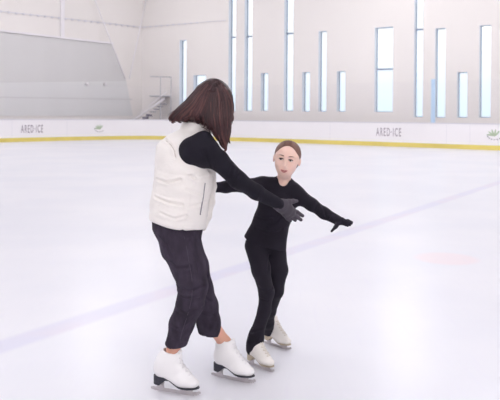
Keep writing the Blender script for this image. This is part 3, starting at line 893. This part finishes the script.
for i, (x0,x1,yt,yb,ym) in enumerate(WIN):
    s0, s1 = wall_s(x0), wall_s(x1)
    pm = wall_pt((s0+s1)/2)
    zt = min(zat((x0+x1)/2, yt, pm), 9.0); zb = zat((x0+x1)/2, yb, pm)
    add_box(bm, (s_prev,0,0), (s0,TH,HT), F)
    add_box(bm, (s0,0,0), (s1,TH,zb), F); add_box(bm, (s0,0,zt), (s1,TH,HT), F)
    s_prev = s1
    b2 = bmesh.new(); fw = .035
    add_box(b2, (s0,.24,zb), (s0+fw,.30,zt), F); add_box(b2, (s1-fw,.24,zb), (s1,.30,zt), F)
    add_box(b2, (s0,.24,zt-fw), (s1,.30,zt), F); add_box(b2, (s0,.24,zb), (s1,.30,zb+fw), F)
    wo = struct(link('window_%d' % (i+1), bm_mesh(b2,'window'), 'frame', smooth=False))
    b2 = bmesh.new(); add_box(b2, (s0+fw,.265,zb+fw), (s1-fw,.275,zt-fw), F); link('pane', bm_mesh(b2,'pane'), 'pane', wo, smooth=False)
    b2 = bmesh.new(); add_box(b2, (s0-.0,.0,zb), (s0+.012,.24,zt), F); add_box(b2, (s0,.0,zt-.012), (s1,.24,zt), F); link('jamb_lining', bm_mesh(b2,'lining'), 'reveal', wo, smooth=False)
    if ym is not None:
        zm = zat((x0+x1)/2, ym, pm); b2 = bmesh.new(); add_box(b2, (s0+.012,.20,zm-.05), (s1-.001,.30,zm+.05), F)
        link('transom', bm_mesh(b2,'transom'), 'frame', wo, smooth=False)
add_box(bm, (s_prev,0,0), (41,TH,HT), F)
struct(link('wall_right', bm_mesh(bm,'wall_right'), 'wall', smooth=False))
NL = Vector((-DL.y, DL.x, 0)); NL = NL if NL.y > 0 else -NL
FL = Matrix(((DL.x,NL.x,0,C0.x),(DL.y,NL.y,0,C0.y),(0,0,1,0),(0,0,0,1)))
bm = bmesh.new(); add_box(bm, (-.3,0,0), (30,.3,HT), FL); struct(link('wall_left', bm_mesh(bm,'wall_left'), 'wall', smooth=False))
def sl(px):
    u, v = ray(px, 60); return (u*C0.y-C0.x)/(DL.x-u*DL.y)
def zl(px, py): s_ = sl(px); return P(px, py, (C0+DL*s_).y).z
def poly_panel(name, pts, m, th=.03, kind=True):
    b2 = bmesh.new(); A=[]; B=[]
    for px, py in pts:
        s_ = sl(px); z_ = zl(px, py); A.append(b2.verts.new(FL@Vector((s_,-th,z_)))); B.append(b2.verts.new(FL@Vector((s_,0,z_))))
    b2.faces.new(A); b2.faces.new(B[::-1])
    for i in range(len(A)): j=(i+1)%len(A); b2.faces.new((A[j],A[i],B[i],B[j]))
    o = link(name, bm_mesh(b2,name), m, smooth=False)
    return struct(o)
poly_panel('trim_1', [(-60,24),(112,43.8),(126,81),(-60,83.5)], 'clad', .04)
poly_panel('trim_2', [(-60,83.5),(126,81),(133,116),(-60,116)], 'lowwall', .035)
poly_panel('trim_3', [(-60,23),(112,42.6),(112,44.4),(-60,25)], 'beam', .16)
poly_panel('trim_4', [(-60,95.4),(132,98.8),(132,100),(-60,97)], 'clad', .06)
poly_panel('trim_5', [(59.6,-40),(63.2,-40),(63.2,38.5),(59.6,38.2)], 'beam', .14)
# bracket rail high on the walls
b2 = bmesh.new()
zr = zl(60, 18)
add_box(b2, (0,-.06,zr-.02), (26,-.03,zr+.02), FL)
for k in range(60): add_box(b2, (.2+k*.42,-.09,zr-.07), (.2+k*.42+.10,-.02,zr+.03), FL)
struct(link('trim_6', bm_mesh(b2,'trim'), 'caprail', smooth=False))
b2 = bmesh.new()
add_box(b2, (0,-.05,zr-.02), (wall_s(226),-.02,zr+.01), F)
for k in range(10): add_box(b2, (.2+k*.45,-.07,zr-.05), (.2+k*.45+.10,-.02,zr+.03), F)
struct(link('trim_7', bm_mesh(b2,'trim'), 'caprail', smooth=False))
# remaining shell
def wall_between(name, a, b, th=.3):
    d = (b-a).normalized(); n = Vector((d.y,-d.x,0)); L_ = (b-a).length
    Fm = Matrix(((d.x,n.x,0,a.x),(d.y,n.y,0,a.y),(0,0,1,0),(0,0,0,1)))
    b2 = bmesh.new(); add_box(b2, (0,-th if False else 0,0), (L_,th,HT), Fm)
    return struct(link(name, bm_mesh(b2,name), 'wall', smooth=False))
BR = Vector((RW.x,-12,0)); BL = Vector((LW.x,-12,0))
wall_between('wall_east', BR, RW); wall_between('wall_back', BL, BR); wall_between('wall_west', LW, BL)
b2 = bmesh.new(); cs = [b2.verts.new((p.x,p.y,z)) for z in (HT,HT+.2) for p in (C0+Vector((0,.6,0)),RW+Vector((.6,.3,0)),BR+Vector((.6,-.6,0)),BL+Vector((-.6,-.6,0)),LW+Vector((-.6,.3,0)))]
b2.faces.new(cs[:5]); b2.faces.new(cs[5:][::-1])
for i in range(5): j=(i+1)%5; b2.faces.new((cs[j],cs[i],cs[5+i],cs[5+j]))
struct(link('ceiling', bm_mesh(b2,'ceiling'), 'ceil', smooth=False))

# diagonal braces meeting on the wall
for (a, b), lb in zip((((95,0),(125.3,79)), ((146,0),(129.2,79))), ('pale diagonal steel brace, left arm of the V on the far wall','pale diagonal steel brace, right arm of the V on the far wall')):
    Ya = (C0+DL*sl(a[0])).y-.5 if a[0] < 140 else C0.y-.6
    o = tube_obj('steel_brace', [P(a[0],a[1],Ya), P(b[0],b[1],C0.y-1.9)], .036, 'beam')
    setp(o, label=lb, category='brace', group='diagonal braces on the far wall')

# dasher boards
BP = [(-22,20),(-17.5,27),(-15,30.6),(-12.15,34.0),(-9.9,36.7),(-8.4,38.3),(-7.0,39.4),(-5.7,39.8),(-3.6,39.4),(0,37.6),(5.25,33.7),(10.5,29.4),(16,24.6),(20,20)]
bc = sub([Vector((x,y,0)) for x, y in BP], 14)
def sweep(bm, lo, hi, z0, z1):
    """extrude a rectangle lo..hi (outward offset) z0..z1 along the board line"""
    R_ = []
    for i, p in enumerate(bc):
        t = (bc[min(i+1,len(bc)-1)]-bc[max(i-1,0)]).normalized(); n = Vector((-t.y,t.x,0)); n = n if n.y > 0 else -n
        R_.append([bm.verts.new((p+n*o)+Vector((0,0,z))) for o, z in ((lo,z0),(hi,z0),(hi,z1),(lo,z1))])
    for a, b in zip(R_, R_[1:]):
        for k in range(4): bm.faces.new((a[k],b[k],b[(k+1)%4],a[(k+1)%4]))
    bm.faces.new(R_[0]); bm.faces.new(R_[-1][::-1])
boards = empty('rink_boards', (0,37.7,0), 'long white curved rink barrier with yellow kickplate and clear glass on top', 'rink barrier')
b2 = bmesh.new(); sweep(b2, 0, .12, .2, 1.09); bf = link('board_panel', bm_mesh(b2,'b'), 'board', boards, smooth=False)
b2 = bmesh.new(); sweep(b2, -.012, .12, 0, .2); link('kickplate', bm_mesh(b2,'b'), 'yellow', boards, smooth=False)
b2 = bmesh.new(); sweep(b2, -.02, .14, 1.09, 1.13); link('cap_rail', bm_mesh(b2,'b'), 'caprail', boards, smooth=False)
# glass panels
acc = [0]
for a, b in zip(bc, bc[1:]): acc.append(acc[-1]+(b-a).length)
def along(s_):
    for i in range(len(acc)-1):
        if acc[i+1] >= s_:
            t = (s_-acc[i])/(acc[i+1]-acc[i]); return bc[i].lerp(bc[i+1], t), (bc[i+1]-bc[i]).normalized()
    return bc[-1], (bc[-1]-bc[-2]).normalized()
step_ = 2.4; s_ = 3.0
while s_+step_ < acc[-1]-2:
    p0, t0 = along(s_+.015); p1, t1 = along(s_+step_-.015)
    d = (p1-p0).normalized(); n = Vector((-d.y,d.x,0))
    Fm = Matrix(((d.x,n.x,0,p0.x),(d.y,n.y,0,p0.y),(0,0,1,0),(0,0,0,1)))
    b2 = bmesh.new(); add_box(b2, (0,.05,1.132), ((p1-p0).length,.062,3.0), Fm)
    link('glass_panel', bm_mesh(b2,'g'), 'rinkglass', boards, smooth=False)
    s_ += step_
# board joints and blue post
def board_at(px):
    u, v = ray(px, 130); best = None
    for i in range(len(bc)-1):
        a, b = bc[i], bc[i+1]
        fa, fb = a.x-u*a.y, b.x-u*b.y
        if fa*fb <= 0:
            t = fa/(fa-fb); q = a.lerp(b, t); tg = (b-a).normalized()
            if best is None or q.y > 15: best = (q, tg)
    q, tg = best
    if tg.x < 0: tg = -tg
    return q, tg
def bframe(px):
    q, tg = board_at(px); n = Vector((tg.y,-tg.x,0))          # toward the ice
    if n.y > 0: n = -n
    return Matrix(((tg.x,0,n.x,q.x),(tg.y,0,n.y,q.y),(0,1,0,0),(0,0,0,1)))   # x along board, y up, z to the ice
q, tg = board_at(432); Fm = bframe(432)
b2 = bmesh.new(); add_box(b2, (-.09,1.132,-.14), (.09,zat(432,79,q),-.07), Fm); link('glass_post', bm_mesh(b2,'post'), 'post_blue', boards, smooth=False)
for px in (446.5,470,205,330,172,67,12):
    Fm = bframe(px); b2 = bmesh.new(); add_box(b2, (-.006,.2,-.001), (.006,1.09,.002), Fm); link('board_joint', bm_mesh(b2,'j'), 'caprail', boards, smooth=False)
# lettering on the boards
def lettering(txt, px0, px1, py0, py1):
    q0, _ = board_at(px0); q1, _ = board_at(px1); pm = (px0+px1)/2; qm, tg = board_at(pm)
    Wd = (q1-q0).length; zt = zat(pm, py0, qm); zb = zat(pm, py1, qm)
    cu = bpy.data.curves.new('lettering','FONT'); cu.body = txt; cu.size = 1; cu.extrude = .002; cu.space_character = 1.3; cu.offset = .012
    to = bpy.data.objects.new('tmp_letters', cu); COL.objects.link(to)
    dg = bpy.context.evaluated_depsgraph_get(); me = bpy.data.meshes.new_from_object(to.evaluated_get(dg))
    bpy.data.objects.remove(to)
    V = np.empty(len(me.vertices)*3, np.float32); me.vertices.foreach_get('co', V); V = V.reshape(-1,3)
    lo, hi = V.min(0), V.max(0)
    V[:,0] = ((V[:,0]-lo[0])/(hi[0]-lo[0])-.5)*Wd; V[:,1] = (V[:,1]-lo[1])/(hi[1]-lo[1])*(zt-zb)+zb; V[:,2] = (V[:,2]-lo[2])/(hi[2]-lo[2])*.004+.003
    me.vertices.foreach_set('co', V.ravel()); me.transform(bframe(pm)); me.update()
    o = link('lettering', me, 'logo_grey', bf, smooth=False)
lettering('ARED·ICE', 21, 43, 124.8, 132.8)
lettering('ARED·ICE', 376, 401, 127.8, 136.2)
def emblem(px, py, size_px, text=True):
    q, tg = board_at(px); Fm = bframe(px); k = q.y/FPX; zc = zat(px, py, q); R_ = size_px*k
    b2 = bmesh.new()
    def ellp(bmx, cx, cy, rx, ry, ang, n=14, dz=.004):
        vs = [bmx.verts.new(Fm@Vector((cx+rx*math.cos(a)*math.cos(ang)-ry*math.sin(a)*math.sin(ang), cy+rx*math.cos(a)*math.sin(ang)+ry*math.sin(a)*math.cos(ang), dz))) for a in [2*PI*i/n for i in range(n)]]
        lo_ = [bmx.verts.new(v.co-Fm.to_3x3()@Vector((0,0,dz-.001))) for v in vs]
        bmx.faces.new(vs)
        for i in range(n): bmx.faces.new((vs[i],lo_[i],lo_[(i+1)%n],vs[(i+1)%n]))
    for i in range(5):
        a = PI*(.28+.17*i); ellp(b2, .55*R_*math.cos(a)*1.0, zc+.35*R_*math.sin(a), .5*R_, .11*R_, a)
    for i in range(7):
        a = PI*(.98+.13*i); b3 = bmesh.new(); ellp(b3, R_*.95*math.cos(a), zc+R_*.62*math.sin(a)*.9, .10*R_, .075*R_, 0); link('emblem_dot', bm_mesh(b3,'e'), 'logo_dark', bf, smooth=False)
    link('emblem_leaves', bm_mesh(b2,'e'), 'logo_green', bf, smooth=False)
    if text:
        b4 = bmesh.new()
        for (x0,x1,yy,hh) in ((9,19,-2.9,1.1),(9,23.5,-.6,.6),(12,30,2.2,.45)):
            add_box(b4, (x0*k, zc-(yy+hh)*k, .001), (x1*k, zc-(yy-hh)*k, .004), Fm)
        link('emblem_strip', bm_mesh(b4,'e'), 'logo_green', bf, smooth=False)
emblem(99.5,128.8,5.5)
emblem(494.5,135.5,7.5, False)

# access stair behind the glass, far left corner
SY = 41.2
st = empty('stair', (P(150,118,SY).x,SY,0), 'white steel access stair with grey treads and railed landing in the far corner', 'stair')

def pp(px, py, Y=SY): return P(px, py, Y)
for dy in (0,.8):
    b2 = bmesh.new(); a = pp(128,124,SY+dy); b = pp(164.5,98.5,SY+dy); add_tube(b2, [a,b], .055, 6); link('stringer', bm_mesh(b2,'s'), 'beam', st)
b2 = bmesh.new()
for k in range(9):
    t = k/9; a = pp(133,124.5,SY).lerp(pp(167,101,SY), t); add_box(b2, (a.x-.13,SY,a.z-(.14 if k < 5 else .05)), (a.x+.13,SY+.8,a.z+.0))
link('treads', bm_mesh(b2,'t'), 'tread', st, smooth=False)
b2 = bmesh.new(); z0 = pp(165,96,SY).z; add_box(b2, (pp(150,0).x,SY-.02,z0-.03), (pp(170,0).x,SY+1.3,z0+.03)); link('landing', bm_mesh(b2,'l'), 'rail', st, smooth=False)
b2 = bmesh.new()
zt = pp(160,76.5).z
add_tube(b2, [pp(150,76.5), pp(171,77.2)], .035, 6)
for px in (160.5,171):
    x_ = pp(px,90).x; add_tube(b2, [(x_,SY,0),(x_,SY,zt)], .03, 6)
link('railing', bm_mesh(b2,'r'), 'rail', st)
b2 = bmesh.new()
a = pp(139,117.5,SY-.05); b = pp(167,96,SY-.05)
add_tube(b2, [a+Vector((0,0,.25)), b+Vector((0,0,.25))], .03, 6); link('handrail', bm_mesh(b2,'r'), 'beam', st)
z1 = z0-.03

# small white clamps on the left wall, giving no light
for i, (px, py, lb) in enumerate(((86,84,'small white wall clamp lamp, left one of the pair above the barrier glass'),(104.5,84.5,'small white wall clamp lamp, right one of the pair above the barrier glass'))):
    s0 = sl(px); z_ = zl(px, py); b2 = bmesh.new(); add_box(b2, (s0-.10,-.16,z_-.09), (s0+.10,-.036,z_+.09), FL)
    bmesh.ops.bevel(b2, geom=b2.edges[:], offset=.03, segments=2)
    o = link('wall_lamp', bm_mesh(b2,'lamp'), 'beam'); setp(o, label=lb, category='lamp', group='small lamps on the left wall')

# ------------------------------------------------------------------ lights
lamp_e = 0
for i, x in enumerate((-15,-5,5,15)):
    for j, y in enumerate((-6,4,14,24)):
        if x == 15 and y == 24 : pass
        ld = bpy.data.lights.new('arena_lamp','AREA'); ld.shape = 'SQUARE'; ld.size = 4.5; ld.energy = 130; ld.color = (1,.985,.985)
        lo_ = bpy.data.objects.new('arena_lamp', ld); COL.objects.link(lo_); lo_.location = (x,y,HT-.15)
        lo_['label'] = 'broad white arena ceiling lamp'; lo_['category'] = 'ceiling lamp'; lo_['group'] = 'arena ceiling lamps'
for x, y in ((-5,34),(5,31)):
    ld = bpy.data.lights.new('arena_lamp','AREA'); ld.shape = 'SQUARE'; ld.size = 4.5; ld.energy = 130
    lo_ = bpy.data.objects.new('arena_lamp', ld); COL.objects.link(lo_); lo_.location = (x,y,HT-.15)
    lo_['label'] = 'broad white arena ceiling lamp'; lo_['category'] = 'ceiling lamp'; lo_['group'] = 'arena ceiling lamps'
for x, y, en in [(x,y,{-7:1250,5:330,17:600,27:520}[y]) for x in (-17,-6,6,17) for y in (-7,5,17,27) if (x,y) != (17,27)]+[(-15,30,560),(-5.5,36.5,280),(2.5,30,170),(13,22,480)]:
    if True:
        ld = bpy.data.lights.new('pendant_lamp','POINT'); ld.shadow_soft_size = .5; ld.energy = en; ld.color = (1,.985,.975)  # unseen point lights, added to brighten the walls and fill the figures
        lo_ = bpy.data.objects.new('pendant_lamp', ld); COL.objects.link(lo_); lo_.location = (x,y,8.2)
        lo_['label'] = 'round white arena pendant lamp'; lo_['category'] = 'pendant lamp'; lo_['group'] = 'arena pendant lamps'
wd = bpy.data.worlds.new('world'); scn.world = wd; wd.use_nodes = True
nt = wd.node_tree; bg = nt.nodes['Background']
tc = nt.nodes.new('ShaderNodeTexCoord'); sp = nt.nodes.new('ShaderNodeSeparateXYZ'); rp = nt.nodes.new('ShaderNodeValToRGB')
nt.links.new(tc.outputs['Generated'], sp.inputs[0]); nt.links.new(sp.outputs[2], rp.inputs['Fac']); nt.links.new(rp.outputs['Color'], bg.inputs['Color'])
rp.color_ramp.elements[0].color = (.76,.87,.97,1); _e = rp.color_ramp.elements.new(.045); _e.color = (.84,.92,1,1); rp.color_ramp.elements[2].color = (1,1,1,1); rp.color_ramp.elements[2].position = .09
bg.inputs['Strength'].default_value = 3.0
scn.view_settings.view_transform = 'Standard'; scn.view_settings.look = 'None'; scn.view_settings.gamma = 1
scn.view_settings.use_curve_mapping = False
scn.view_settings.exposure = -1.17
scn.cycles.use_denoising = True
